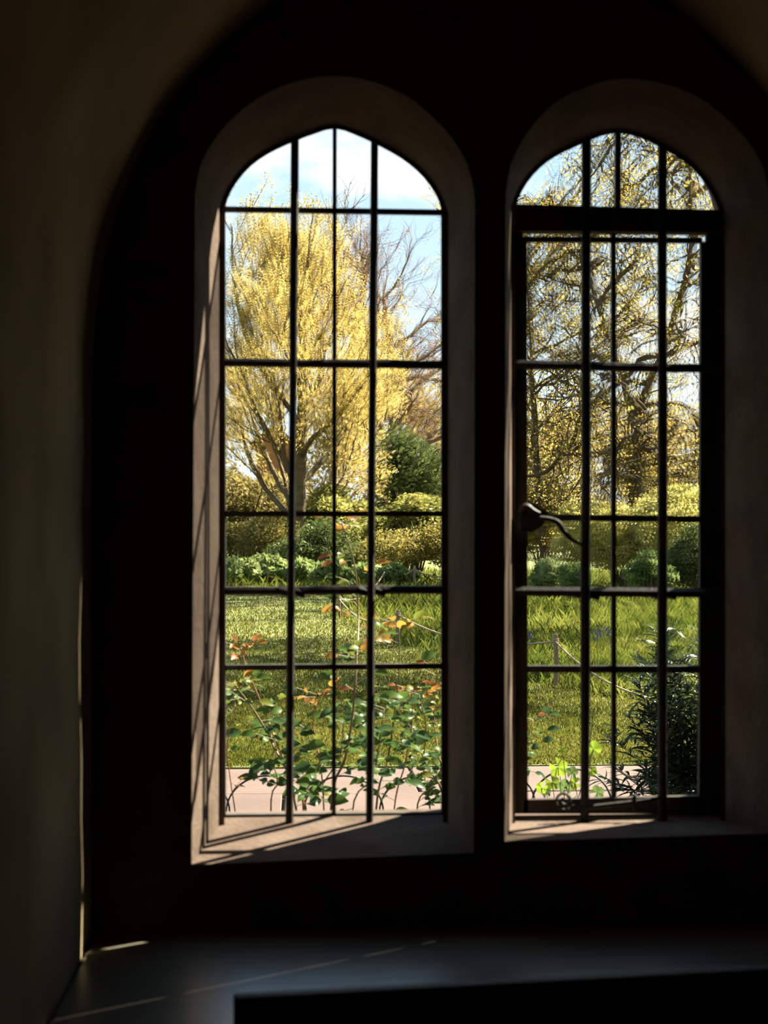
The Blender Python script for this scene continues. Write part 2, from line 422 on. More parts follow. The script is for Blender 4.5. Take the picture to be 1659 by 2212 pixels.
plate('casement_stile', [(1524, 508), (1558, 508), (1558, 1756), (1508, 1756), (1508, 1724), (1512, 524), (1524, 524)], YG - .010, YG + .006, M['paint'], win2)
plate('casement_rail', [(1130, 1726), (1512, 1718), (1512, 1756), (1130, 1756)], YG - .010, YG + .006, M['paint'], win2)
strip_px('lead_came', (1325, 505), (1326, 1724), 10, YG - .005, YG + .008, M['lead'], win2)
for k, wd in ((1, 11), (3, 14), (5, 15)):
    strip_px('lead_came', (1130, rowy2(H2[k], 1130)), (1516, rowy2(H2[k], 1516)), wd, YG - .005, YG + .008, M['lead'], win2)
bar_px('saddle_bar', (1104, 788), (1566, 797), 21, YG - .018, M['iron'], win2, 8, .001, 5)
bar_px('saddle_bar', (1104, 1277), (1590, 1281), 21, YG - .020, M['iron'], win2, 4, 0, 6)
for k, (t, b) in enumerate(((1267, 1263), (1431, 1431))):
    bar_px('stanchion', (t, arch_y(SA_R, t) - 10), (b, 1772), 21, YG - .036, M['iron'], win2, 8, .0008, 30 + k)
for x, y in ((1246, 1281), (1284, 1285), (1412, 1282), (1450, 1284)):
    bar_px('tie_wire', (x - 11, y - 3), (x + 11, y + 3), 22, YG - .018, M['iron'], win2, 6)
# catch with its curved handle, and the scrolled stay on the bottom rail
def path_px(name, pts, width, yc, sides=6, per=5):
    P = catmull([G(x, y, yc) for x, y in pts], per); mb = MB()
    n = len(P); r = width / 2 * yc / F
    w = r if not isinstance(width, tuple) else None
    mb.tube(P, [r * (.55 + .45 * math.sin(math.pi * min(1, .12 + i / n))) for i in range(n)], sides)
    return mb.build(name, M['iron'], win2, smooth=True)
ct = plate('catch', [(1120, 1098), (1134, 1084), (1150, 1090), (1164, 1100), (1178, 1108), (1172, 1124), (1160, 1140), (1140, 1150), (1122, 1146)], YG - .045, YG - .022, M['iron'], win2)
hd = path_px('catch_handle', [(1160, 1118), (1188, 1122), (1206, 1130), (1218, 1148), (1236, 1166), (1258, 1178)], 13, YG - .05)
kn = path_px('catch_knob', [(1122, 1108), (1136, 1096), (1150, 1104), (1166, 1110)], 18, YG - .05)
sp = []
for i in range(26):
    a = -.5 - i * .42; rr = 22 - i * .72; sp.append((1219 + math.cos(a) * rr, 1729 - math.sin(a) * rr * .98))
sc_ = path_px('stay_scroll', sp[::-1] + [(1246, 1748)], 7, YG - .04, 6, 2)
sb_ = path_px('stay_bar', [(1222, 1750), (1262, 1746), (1330, 1738), (1390, 1730), (1428, 1722)], 13, YG - .04)
sn_ = path_px('stay_pin', [(1371, 1716), (1370, 1732), (1370, 1752)], 11, YG - .045)
for child, par in ((hd, ct), (kn, ct), (sc_, sb_), (sn_, sb_)):
    child.parent = par; child.location = (0, 0, 0)

# ================================================================== the garden
rs = np.random.RandomState(11)
K = .62
M['soil'] = surf('soil', [(.3, (.05, .035, .022)), (.7, (.10, .07, .045))], 6, .95, 6, .6, 30)
M['turf'] = surf('turf', [(.30, (.10, .12, .025)), (.5, (.16, .19, .035)), (.62, (.22, .22, .06)), (.75, (.30, .24, .13))], .9, .95, 8, .4, 40)
M['paving'] = surf('pink_paving', [(.3, (.115, .070, .052)), (.5, (.138, .087, .066)), (.7, (.16, .107, .083))], 2.2, .8, 8, .25, 25)
M['bark'] = surf('bark', [(.3, (.10, .065, .035)), (.7, (.20, .14, .075))], 8, .9, 5, .3, 20)
M['bark_yellow'] = surf('willow_bark', [(.3, (.10, .07, .03)), (.7, (.20, .14, .06))], 5, .9, 4)
M['bark_red'] = surf('reddish_twigs', [(.3, (.20, .12, .075)), (.7, (.33, .21, .13))], 5, .9, 4)
M['bark_dark'] = surf('dark_twigs', [(.3, (.075, .05, .025)), (.7, (.16, .11, .05))], 5, .9, 4)
M['post'] = surf('weathered_post', [(.3, (.22, .14, .08)), (.7, (.40, .28, .17))], 14, .85, 5, .3, 40, (1, 1, .15))
M['rope'] = surf('rope', [(.3, (.38, .26, .15)), (.7, (.52, .37, .22))], 60, .9, 3)
M['wire'] = surf('hoop_iron', [(.3, (.02, .02, .02)), (.7, (.04, .038, .036))], 30, .5, 3)

def slab_ground(name, x0, x1, y0, y1, z, mat, label, cat):
    mb = MB(); mb.box((x0, y0, z - .3), (x1, y1, z)); return tag(mb.build(name, M[mat]), label, cat, kind='structure')
Y_BED, Y_PATH = 6.95, 10.25
slab_ground('ground', -30, 34, YO, Y_BED, 0, 'soil', 'dark soil bed between the wall and the path', 'ground')
slab_ground('lawn', -120, 150, Y_PATH, 260, 0, 'turf', 'sunlit lawn stretching from the path to the hedge', 'lawn')
pth = slab_ground('path', -30, 34, Y_BED, Y_PATH, -.03, 'soil', 'pale pink stone path along the lawn', 'path')
pr = random.Random(5); y = Y_BED + .02
for row, dep in enumerate((1.02, 1.22, .98)):
    x = -4.2 + pr.uniform(0, .6)
    while x < 6.5:
        wd = pr.uniform(.95, 1.75); mb = MB(); g = .008; t = pr.uniform(-.002, .003)
        e = .006
        r0 = [(x + g, y + g), (x + wd - g, y + g), (x + wd - g, y + dep - g), (x + g, y + dep - g)]
        r1 = [(x + g + e, y + g + e), (x + wd - g - e, y + g + e), (x + wd - g - e, y + dep - g - e), (x + g + e, y + dep - g - e)]
        rings = [[Vector((a, b, -.035)) for a, b in r0], [Vector((a, b, t - .006)) for a, b in r0], [Vector((a, b, t + pr.uniform(-.001, .001))) for a, b in r1]]
        mb.loft(rings); n = len(mb.v); mb.f.append((n - 4, n - 3, n - 2, n - 1))
        mb.build('paving_slab', M['paving'], pth); x += wd
    y += dep

# ---------------------------------------------------------------- grass
def meadow_px(d):                                # column right of which the grass is left long
    return np.interp(d, [12.5, 14, 15.4, 21.4, 28, 40, 43, 46], [1900, 1420, 1200, 860, 733, 800, 600, 200])
def blades(n, d0, d1, pxa, pxb, hfun, wfun, keep, lean=.5, power=1.0):
    u = rs.rand(n); d = 1 / (1 / d0 + (1 / d1 - 1 / d0) * u ** power)
    px = pxa + (pxb - pxa) * rs.rand(n)
    k = keep(px, d); d, px = d[k], px[k]; n = len(d)
    lat = (px - CX) / F * d
    x = FWD.x * d + RGT.x * lat; y = FWD.y * d + RGT.y * lat
    k = y > Y_PATH + .01; x, y, d, px = x[k], y[k], d[k], px[k]; n = len(d)
    h = hfun(d, px) * rs.uniform(.5, 1.25, n); w = wfun(d) * rs.uniform(.6, 1.2, n)
    a = rs.uniform(0, 2 * np.pi, n); lx, ly = np.cos(a), np.sin(a)
    b = rs.uniform(0, 2 * np.pi, n); le = h * lean * rs.rand(n)
    P = np.zeros((n, 4, 3))
    P[:, 0] = np.stack([x - lx * w / 2, y - ly * w / 2, np.full(n, -.005)], 1)
    P[:, 1] = np.stack([x + lx * w / 2, y + ly * w / 2, np.full(n, -.005)], 1)
    P[:, 2] = np.stack([x + np.cos(b) * le * .35 + lx * w * .35, y + np.sin(b) * le * .35 + ly * w * .35, h * .62], 1)
    P[:, 3] = np.stack([x + np.cos(b) * le, y + np.sin(b) * le, h], 1)
    f = np.arange(n)[:, None] * 4 + np.array([[0, 1, 2, 3]])
    return P.reshape(-1, 3), f
M['lawn_grass'] = leaf_mat('lawn_grass', [(.09, .105, .016), (.155, .155, .026), (.24, .215, .05)], .5, .1, .5, big=.8)
M['long_grass'] = leaf_mat('long_grass', [(.07, .11, .018), (.145, .17, .026), (.27, .265, .06)], .55, .15, .4, big=.6)
v, f = blades(330000, 10.2, 60, -250, 2000, lambda d, px: .026 + .0005 * d, lambda d: .004 + .00045 * d, lambda px, d: px < meadow_px(d), .9)
tag(np_obj('lawn_grass', v, f, M['lawn_grass']), 'short mown grass in sun and dappled shade', 'grass', kind='stuff')
v, f = blades(200000, 13, 62, 350, 2000, lambda d, px: np.where(rs.rand(len(d)) < .2, .22, .11) * np.clip(d / 25, .7, 1.25), lambda d: .0045 + .0004 * d, lambda px, d: px > meadow_px(d) + rs.normal(0, 18, len(px)), .9)
tag(np_obj('meadow_grass', v, f, M['long_grass']), 'long uncut grass beyond the rope fence', 'grass', kind='stuff')

# ---------------------------------------------------------------- leaves, bushes, trees
def leaf_cloud(P, size, rs, aspect=.5, flat=0.0, jitter=.35, dirs=None):
    """a four-cornered, slightly folded blade at every point"""
    n = len(P); s = size * rs.uniform(1 - jitter, 1 + jitter, n)[:, None]
    a = rs.normal(0, 1, (n, 3)) if dirs is None else dirs + rs.normal(0, .35, (n, 3))
    a /= np.linalg.norm(a, axis=1)[:, None] + 1e-9
    b = rs.normal(0, 1, (n, 3)); b[:, 2] *= 1 - flat; b -= (b * a).sum(1)[:, None] * a; b /= np.linalg.norm(b, axis=1)[:, None] + 1e-9
    V = np.zeros((n, 4, 3))
    V[:, 0] = P - a * s * .5; V[:, 1] = P + b * s * aspect * .5 - a * s * .05; V[:, 2] = P + a * s * .5; V[:, 3] = P - b * s * aspect * .5 - a * s * .05
    return V.reshape(-1, 3), np.arange(n)[:, None] * 4 + np.array([[0, 1, 2, 3]])
def blob_points(n, c, rad, rs, lumps=14, shell=.45):
    """points in a lumpy mass: many small balls over an ellipsoid standing on the ground"""
    L = rs.normal(0, 1, (lumps, 3)); L /= np.linalg.norm(L, axis=1)[:, None]; L[:, 2] = np.abs(L[:, 2]) * .9 - .1
    L *= rs.uniform(.45, .8, (lumps, 1)); rr = rs.uniform(.28, .46, lumps)
    k = rs.randint(0, lumps, n); u = rs.normal(0, 1, (n, 3)); u /= np.linalg.norm(u, axis=1)[:, None]
    r = rs.uniform(shell, 1, n) ** .6
    P = (L[k] + u * (r * rr[k])[:, None]) * np.array(rad) + np.array(c)
    P[:, 2] = np.where(P[:, 2] < .03, np.abs(P[:, 2]) * .5 + .03, P[:, 2])
    return P
def bush(name, label, cat, px, d, wpx, top, mat, n, leaf, seed, group=None, aspect=.55, depth=1.0, twig='bark', lumps=16):
    """a bush on the ground at column px, depth d, wpx wide in px, reaching up to row top"""
    n = int(n * 1.3); leaf *= .75
    g = np.random.RandomState(seed); base = GP(px, d); rx = wpx / 2 * d / F; h = EYE.z + (CY - top) / F * d
    root = empty(name, base)
    P = blob_points(n, (base.x, base.y, h * .42), (rx * 1.05, rx * depth, h * .58), g, lumps)
    v, f = leaf_cloud(P, leaf, g, aspect); o = np_obj('foliage', v, f, M[mat], root); o['kind'] = 'stuff'
    mb = MB(); pr = random.Random(seed)
    for i in range(9):
        a = pr.uniform(0, 6.28); e = Vector((base.x + math.cos(a) * rx * .6, base.y + math.sin(a) * rx * .6, h * pr.uniform(.6, .95)))
        m = base.lerp(e, .5) + Vector((pr.uniform(-.1, .1), 0, h * .1)); r = .012 * h + .01
        mb.tube(catmull([base + Vector((pr.uniform(-.1, .1), pr.uniform(-.1, .1), -.03)), m, e], 3), [r * (1 - .13 * k) for k in range(7)], 5)
    mb.build('branches', M[twig], root)
    return tag(root, label, cat, group)

def grow_tree(pr, base, direction, levels):
    """levels: dict(n, len, ang, start, seg, wig, up, r) ; returns polylines per level"""
    out = []; L0 = levels[0]
    def walk(p, d, length, L):
        pts = [p.copy()]; d = d.normalized(); s = length / L['seg']
        for _ in range(L['seg']):
            d = (d + Vector((pr.gauss(0, 1), pr.gauss(0, 1), pr.gauss(0, 1))) * L['wig'] + Vector((0, 0, L['up']))).normalized()
            p = p + d * s; pts.append(p.copy())
        return pts
    cur = [walk(base, direction, L0['len'] * pr.uniform(.9, 1.1), L0) for _ in range(L0.get('n', 1))]; out.append(cur)
    for L in levels[1:]:
        nxt = []
        for pl in cur:
            for k in range(L['n']):
                t = L['start'] + (1 - L['start']) * (k + pr.random()) / L['n']; i = min(int(t * (len(pl) - 1)), len(pl) - 2)
                q = pl[i].lerp(pl[i + 1], t * (len(pl) - 1) - i); tg = (pl[i + 1] - pl[i]).normalized()
                ax = tg.cross(Vector((pr.gauss(0, 1), pr.gauss(0, 1), pr.gauss(0, 1)))).normalized()
                d = Matrix.Rotation(R(pr.uniform(*L['ang'])), 3, ax) @ tg
                nxt.append(walk(q, d, L['len'] * pr.uniform(.6, 1.15) * (1.15 - .5 * t), L))
        cur = nxt; out.append(cur)
    return out
def tree(name, label, base, direction, levels, bark, leafm, per, leaf, seed, group=None, aspect=.5, spread=.12, keep=None, hang=False):
    pr = random.Random(seed); g = np.random.RandomState(seed); root = empty(name, base)
    T = grow_tree(pr, base + Vector((0, 0, -.05)), direction, levels)
    for k, pls in enumerate(T):
        mb = MB(); r0 = levels[k]['r']; r1 = r0 * levels[k].get('taper', .35); sides = 7 if k == 0 else 5 if k == 1 else 3
        for pl in pls:
            if keep and not keep(pl[-1]): continue
            mb.tube(pl, [lerp(r0, r1, i / (len(pl) - 1)) for i in range(len(pl))], sides, cap=False)
        bo = mb.build(('trunk', 'limbs', 'branches', 'twigs')[k], M[bark], root, smooth=k < 2)
        if k > 1: bo['kind'] = 'stuff'
    if leafm:
        tw = [pl for pl in T[-1] if not keep or keep(pl[-1])]
        A = np.array([[tuple(p) for p in pl] for pl in tw]); n = len(A) * per
        i = np.repeat(np.arange(len(A)), per); t = g.rand(n) * (A.shape[1] - 1); j = np.minimum(t.astype(int), A.shape[1] - 2); fr = (t - j)[:, None]
        P = A[i, j] * (1 - fr) + A[i, j + 1] * fr + g.normal(0, spread, (n, 3))
        dirs = None
        if hang: dirs = np.tile(np.array([0, 0, -.8]), (n, 1))
        v, f = leaf_cloud(P, leaf, g, aspect, dirs=dirs); o = np_obj('foliage', v, f, M[leafm], root); o['kind'] = 'stuff'
    return tag(root, label, 'tree', group)

M['willow_leaf'] = leaf_mat('willow_leaf', [(.58, .41, .10), (.74, .56, .16), (.86, .70, .26)], .58, .1, .5)
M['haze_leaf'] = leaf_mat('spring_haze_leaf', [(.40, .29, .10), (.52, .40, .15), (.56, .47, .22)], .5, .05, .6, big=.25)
M['bud'] = leaf_mat('copper_buds', [(.36, .20, .10), (.46, .28, .15)], .5, .05, .6)
M['curl_leaf'] = leaf_mat('curly_willow_leaf', [(.52, .34, .08), (.74, .55, .12), (.64, .60, .13)], .62, .15, .4)
M['ever'] = leaf_mat('evergreen_leaf', [(.06, .09, .03), (.14, .18, .05), (.28, .31, .10)], .5, .35, .35, big=.8)
M['laurel'] = leaf_mat('laurel_leaf', [(.16, .18, .05), (.36, .36, .09), (.60, .54, .17)], .55, .3, .35, big=.9)
M['hedge'] = leaf_mat('hedge_leaf', [(.11, .11, .035), (.34, .29, .07), (.66, .52, .16)], .5, .3, .35, big=1.1)
M['brown_bush'] = leaf_mat('olive_leaf', [(.18, .16, .06), (.36, .29, .10), (.50, .41, .13)], .55, .2, .4, big=.8)
M['fresh'] = leaf_mat('fresh_leaf', [(.10, .17, .045), (.26, .35, .10), (.56, .62, .26)], .55, .25, .35, big=1.0)

M['laurel_lifted'] = leaf_mat('lifted_laurel_leaf', [(.34, .34, .09), (.66, .60, .17), (.88, .80, .32)], .6, .2, .4, big=.9)  # laurel leaf with brightness added in the colour, offsetting the curly willow's shade
# far trees in spring haze, then the nearer row
for i, (px, d, hpx, wpx, sd) in enumerate(((430, 92, 840, 300, 1), (700, 96, 800, 320, 2), (930, 90, 790, 300, 3), (1180, 94, 860, 320, 4), (1420, 92, 820, 320, 5), (1640, 95, 800, 300, 6), (-420, 88, 820, 300, 8), (-150, 94, 800, 300, 9), (140, 90, 830, 300, 10), (1900, 92, 800, 300, 11), (2180, 90, 820, 300, 12))):
    h = EYE.z + (CY - hpx) / F * d
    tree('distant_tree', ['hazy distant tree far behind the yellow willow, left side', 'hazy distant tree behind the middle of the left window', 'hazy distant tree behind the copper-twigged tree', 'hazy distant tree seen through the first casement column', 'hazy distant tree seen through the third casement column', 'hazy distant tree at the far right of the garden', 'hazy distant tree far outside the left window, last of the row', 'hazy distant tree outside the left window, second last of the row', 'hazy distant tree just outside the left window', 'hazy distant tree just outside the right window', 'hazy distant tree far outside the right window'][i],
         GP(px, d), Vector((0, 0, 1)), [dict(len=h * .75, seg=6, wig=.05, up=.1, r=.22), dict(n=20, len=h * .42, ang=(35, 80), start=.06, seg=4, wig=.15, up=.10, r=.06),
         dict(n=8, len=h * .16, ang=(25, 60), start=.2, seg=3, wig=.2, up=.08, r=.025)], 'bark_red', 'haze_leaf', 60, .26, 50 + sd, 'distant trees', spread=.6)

def px_of(p): v = p - EYE; return CX + F * v.dot(RGT) / v.dot(FWD)
wr = random.Random(3)
tree('yellow_willow', 'tall willow in yellow spring leaf behind the lawn', GP(640, 50), Vector((-.02, 0, 1)),
     [dict(len=7.5, seg=8, wig=.05, up=.1, r=.30, taper=.5), dict(n=20, len=7.4, ang=(20, 68), start=.14, seg=8, wig=.10, up=.09, r=.11, taper=.2),
      dict(n=10, len=2.9, ang=(20, 52), start=.22, seg=5, wig=.13, up=.08, r=.03, taper=.4), dict(n=7, len=1.25, ang=(15, 50), start=.1, seg=3, wig=.12, up=.10, r=.014)],
     'bark_yellow', 'willow_leaf', 90, .085, 7, None, .38, .12, keep=lambda p: not (548 < px_of(p) < 632 and 895 < CY - F * (p.z - EYE.z) / (p - EYE).dot(FWD) < 1000) and px_of(p) < 845 + 25 * wr.gauss(0, 1) + max(0, (6.5 - p.z) * 14))
tree('copper_tree', 'twiggy copper-budded tree with crooked grey limbs behind the willow', GP(838, 60), Vector((-.01, 0, 1)),
     [dict(len=9.5, seg=9, wig=.06, up=.08, r=.24, taper=.5), dict(n=18, len=6.0, ang=(30, 85), start=.35, seg=9, wig=.28, up=.06, r=.10, taper=.25),
      dict(n=11, len=2.5, ang=(25, 60), start=.2, seg=6, wig=.28, up=.05, r=.032, taper=.4), dict(n=7, len=1.1, ang=(20, 55), start=.1, seg=4, wig=.25, up=.06, r=.011)],
     'bark_red', 'bud', 9, .075, 19, None, .5, .06)
tree('bare_tree', 'bare reddish tree showing over the willow top', GP(700, 66), Vector((.02, 0, 1)),
     [dict(len=12, seg=8, wig=.04, up=.1, r=.22, taper=.4), dict(n=12, len=5, ang=(25, 50), start=.4, seg=6, wig=.12, up=.1, r=.08, taper=.25),
      dict(n=8, len=2, ang=(20, 50), start=.2, seg=4, wig=.16, up=.1, r=.026), dict(n=6, len=1, ang=(20, 45), start=.1, seg=3, wig=.18, up=.08, r=.010)],
     'bark_red', 'bud', 3, .07, 23, None, .5, .05)
# the curly willow that fills the right window
cw = GP(1370, 43.0)
def in_curl(p): return px_of(p) > 1015
tree('curly_willow', 'corkscrew willow with hanging curled twigs behind the casement', cw, Vector((.0, .02, 1)),
     [dict(n=2, len=15.5, seg=12, wig=.13, up=.10, r=.17, taper=.45), dict(n=21, len=5.8, ang=(40, 95), start=.14, seg=15, wig=.42, up=.02, r=.085, taper=.4),
      dict(n=9, len=3.4, ang=(35, 80), start=.12, seg=12, wig=.42, up=-.15, r=.034, taper=.5), dict(n=4, len=2.1, ang=(25, 70), start=.1, seg=9, wig=.36, up=-.26, r=.014)],
     'bark_dark', 'curl_leaf', 25, .09, 31, None, .5, .07, keep=in_curl)
tree('slender_tree', 'slender pale trunk standing left of the corkscrew willow', GP(1168, 45.0), Vector((-.03, 0, 1)),
     [dict(len=10.5, seg=9, wig=.04, up=.05, r=.12, taper=.4), dict(n=14, len=3.6, ang=(40, 85), start=.3, seg=9, wig=.25, up=.03, r=.04, taper=.4),
      dict(n=8, len=2.0, ang=(30, 70), start=.15, seg=7, wig=.3, up=-.04, r=.018), dict(n=4, len=1.2, ang=(25, 60), start=.1, seg=5, wig=.3, up=-.05, r=.009)],
     'bark_dark', 'curl_leaf', 12, .09, 37, None, .5, .07)
# trees out of frame on the sunny side, whose shade falls in bands across the lawn
for i, (x, y, h) in enumerate(((9.0, 20.5, 15.0), (10.2, 27, 16), (12.2, 36, 17))):
    tree('shade_tree', ['spreading tree outside the frame shading the middle of the lawn', 'tall tree outside the frame shading the far lawn', 'tall tree outside the frame shading the lawn by the hedge'][i], Vector((x, y, 0)), Vector((0, 0, 1)),
         [dict(len=h * .8, seg=6, wig=.05, up=.1, r=.2), dict(n=16, len=h * .25, ang=(40, 80), start=.5, seg=5, wig=.15, up=.06, r=.06), dict(n=8, len=h * .10, ang=(25, 60), start=.2, seg=3, wig=.2, up=.04, r=.02)],
         'bark', 'curl_leaf', 60, .13, 80 + i, 'shade trees', spread=.3)

# shrubs at the edge of the lawn
bush('olive_shrub', 'olive-brown shrub at the lawn edge below the willow, leftmost', 'shrub', 520, 54, 330, 985, 'brown_bush', 15000, .17, 1)
bush('evergreen_shrub', 'tall dark evergreen rising behind the hedge by the right jamb', 'shrub', 900, 56, 270, 905, 'ever', 17000, .17, 2)
bush('laurel', 'yellow-green laurel below the willow trunk', 'shrub', 735, 52, 270, 1020, 'laurel', 15000, .16, 3)
bush('laurel', 'bright leafy laurel in front of the dark evergreen', 'shrub', 880, 50, 230, 1045, 'laurel', 12000, .16, 4)
bush('box_hedge', 'low dark green hedge bush under the laurel', 'hedge', 700, 48, 240, 1120, 'ever', 11000, .12, 5)
bush('beech_hedge', 'rounded hedge with bronze and green leaves beside the rope fence', 'hedge', 905, 47.5, 260, 1108, 'hedge', 18000, .10, 6)
bush('beech_hedge', 'bronze-tinted hedge bush behind the broad-leaved clumps at the left', 'hedge', 560, 50, 290, 1105, 'hedge', 15000, .11, 7)
bush('box_hedge', 'dark hedge bush beyond the left edge of the left window', 'hedge', 360, 50, 300, 1060, 'ever', 8000, .13, 8)
bush('laurel', 'loose yellow-green shrub behind the slender trunk', 'shrub', 1170, 46, 300, 1010, 'brown_bush', 14000, .14, 9)
bush('laurel', 'pale yellow-green shrub behind the curly willow', 'shrub', 1340, 40, 330, 1060, 'laurel_lifted', 16000, .13, 10)
bush('laurel', 'yellow-green shrub at the right edge of the casement', 'shrub', 1500, 39, 300, 1020, 'laurel_lifted', 14000, .13, 11)
bush('evergreen_shrub', 'small dark shrub low behind the last casement column', 'shrub', 1500, 35, 150, 1128, 'ever', 9000, .10, 12)
bush('laurel', 'shrub hidden behind the mullion between the windows', 'shrub', 1040, 48, 220, 1060, 'laurel', 9000, .14, 13)
for i, (px, d, w, top, mt) in enumerate(((150, 50, 330, 1080, 'hedge'), (-130, 51, 330, 1060, 'laurel'), (-400, 50, 330, 1070, 'ever'), (1760, 44, 330, 1050, 'laurel'), (2020, 46, 330, 1060, 'hedge'))):
    bush('boundary_hedge', ['bronze hedge continuing left of the left window', 'yellow-green hedge further left along the lawn', 'dark hedge furthest left along the lawn', 'yellow-green hedge continuing right of the casement', 'bronze hedge furthest right along the lawn'][i], 'hedge', px, d, w, top, mt, 8000, .15, 90 + i, 'hedges beyond the windows')
# broad-leaved clumps in front of the hedge
for i, (px, d, w, top) in enumerate(((505, 45, 110, 1196), (575, 46, 110, 1190), (650, 45.5, 90, 1206), (715, 44, 90, 1202), (790, 45, 80, 1215), (860, 43, 90, 1215), (1180, 36, 90, 1196), (1235, 35, 70, 1204), (1390, 34, 130, 1186))):
    bush('leafy_clump', ['broad-leaved green clump at the left jamb before the hedge', 'broad-leaved green clump second from the left jamb', 'broad-leaved green clump behind the first stanchion', 'broad-leaved green clump behind the middle lead', 'pale leafy clump left of the far rope posts',
         'pale leafy clump beside the far rope posts', 'fresh green clump under the slender trunk', 'fresh green clump behind the casement\'s first stanchion', 'dark fresh clump below the curly willow'][i], 'plant', px, d, w, top, 'fresh', 1500, .26 if d > 40 else .20, 60 + i, 'leafy clumps', .45, 1, 'bark', 16)

# ---------------------------------------------------------------- rope fence
def rope_post(px, top, base, wpx, label):
    d = F * EYE.z / (base - CY); p = GP(px, d); h = (base - top) * d / F; r = wpx / 2 * d / F
    root = empty('rope_post', p); mb = MB(); pr = random.Random(int(px))
    mb.tube([p + Vector((0, 0, -.15)), p + Vector((pr.uniform(-.01, .01), 0, h * .5)), p + Vector((0, 0, h - .015)), p + Vector((0, 0, h))], [r, r * 1.04, r, r * .8], 9)
    mb.build('stake', M['post'], root)
    mb = MB(); zc = h * .86
    P = [p + Vector((math.cos(a) * r * 1.2, math.sin(a) * r * 1.2, zc + (a / 18.85 - .5) * .05)) for a in [i * .6 for i in range(32)]]
    mb.tube(P, .008 if d < 18 else .009, 5); mb.build('rope_lashing', M['rope'], root)
    tag(root, label, 'post', 'rope fence posts'); return p + Vector((0, 0, zc)), r
PO = {}
for k, a in dict(near=(1200, 1369, 1487, 10, 'thick wooden rope post standing in the casement\'s first column'),
                 mid=(860, 1318, 1392, 9, 'wooden rope post among the orange rose leaves'),
                 far=(733, 1287, 1337, 6, 'thin wooden rope post behind the tall rose cane'),
                 back=(831, 1229, 1271, 5, 'small distant rope post beside the second stanchion'),
                 hedge=(895, 1222, 1272, 5, 'distant rope post in front of the bronze hedge'),
                 off=(1470, 1500, 1640, 12, 'rope post hidden behind the dark shrub at the right'),
                 side=(1010, 1226, 1270, 5, 'distant rope post hidden behind the right jamb')).items():
    PO[k] = rope_post(*a)
def rope(a, b, sag, label):
    p, q = PO[a][0], PO[b][0]; mb = MB(); pts = []
    for i in range(17):
        t = i / 16; c = p.lerp(q, t); c.z -= sag * 4 * t * (1 - t); pts.append(c)
    d = (p + q).length / 2; mb.tube(pts, .009 if d < 17 else .012 if d < 30 else .020, 5)
    tag(mb.build('fence_rope', M['rope'], smooth=True), label, 'rope', 'fence ropes')
rope('near', 'off', .12, 'rope running from the near post down towards the dark shrub')
rope('near', 'mid', .16, 'rope sagging between the near post and the middle post')
rope('mid', 'far', .22, 'rope between the middle post and the thin post behind the rose')
rope('back', 'hedge', .16, 'rope sagging between the two small distant posts')
rope('hedge', 'side', .20, 'rope sagging from the hedge post towards the right jamb')
rope('far', 'back', .25, 'long rope leading from the thin post back to the distant posts')

# ---------------------------------------------------------------- wire hoops along the bed
HD = 6.75
for i, px in enumerate((410, 575, 742, 906, 1070, 1235)):
    c = GP(px, HD); h = EYE.z + (CY - (1676 if px < 1000 else 1661)) / F * HD; r = .168; pts = []
    for k in range(25):
        a = math.pi * k / 24; pts.append(c + RGT * (-math.cos(a) * r * (1 + .0 * k)) + Vector((0, 0, h - r * .9 + math.sin(a) * r * .9)))
    pts = [c - RGT * r + Vector((0, 0, -.1))] + pts + [c + RGT * r + Vector((0, 0, -.1))]
    mb = MB(); mb.tube(pts, .0042, 6)
    tag(mb.build('edging_hoop', M['wire'], smooth=True), ['wire hoop edging the path at the left jamb, first of the row', 'second wire hoop of the row, behind the rose canes at left', 'third wire hoop, behind the middle lead strip',
        'fourth wire hoop, beside the right jamb of the left window', 'wire hoop hidden behind the stone mullion', 'wire hoop arching over the lobed green leaves', 'wire hoop in front of the dark shrub', 'last wire hoop behind the right window frame'][i], 'garden hoop', 'wire edging hoops')

# ---------------------------------------------------------------- roses outside the left window
def leaf_mesh(name, mat, w, fold, curl, lobes=0):
    """a folded pointed leaf of length 1 along +x"""
    mb = MB(); n = 6; mid = []; lf = []; rt = []
    for i in range(n + 1):
        t = i / n; hw = w * math.sin(math.pi * t ** .8) ** .8 * .5 if 0 < t < 1 else 0
        z = -curl * (t - .3) ** 2
        mid.append((t, 0, z)); lf.append((t - .02, hw, z + fold * hw)); rt.append((t - .02, -hw, z + fold * hw))
    V = mid + lf[1:-1] + rt[1:-1]; m = n + 1; k = n - 1; Fc = []
    for i in range(n):
        L0 = m + i - 1 if 0 < i else 0; L1 = m + i if i < n - 1 else n
        R0 = m + k + i - 1 if 0 < i else 0; R1 = m + k + i if i < n - 1 else n
        fa = [i, i + 1] + ([L1] if L1 != n else []) + ([L0] if L0 != 0 else []); Fc.append(tuple(dict.fromkeys(fa)))
        fb = [i + 1, i] + ([R0] if R0 != 0 else []) + ([R1] if R1 != n else []); Fc.append(tuple(dict.fromkeys(fb)))
    me = bpy.data.meshes.new(name); me.from_pydata(V, [], [f for f in Fc if len(f) > 2]); me.materials.append(mat); me.update()
    me.polygons.foreach_set('use_smooth', [True] * len(me.polygons)); return me
M['rose_green'] = leaf_mat('rose_leaf_green', [(.075, .14, .03), (.11, .19, .04)], .45, .12, .35)
M['rose_dark'] = leaf_mat('rose_leaf_dark', [(.05, .10, .035), (.07, .13, .045)], .35, .12, .3)
M['rose_lime'] = leaf_mat('rose_leaf_lime', [(.20, .25, .035), (.28, .30, .05)], .55, .3, .35)
M['rose_orange'] = leaf_mat('rose_leaf_orange', [(.40, .20, .035), (.46, .25, .05)], .55, .3, .35)
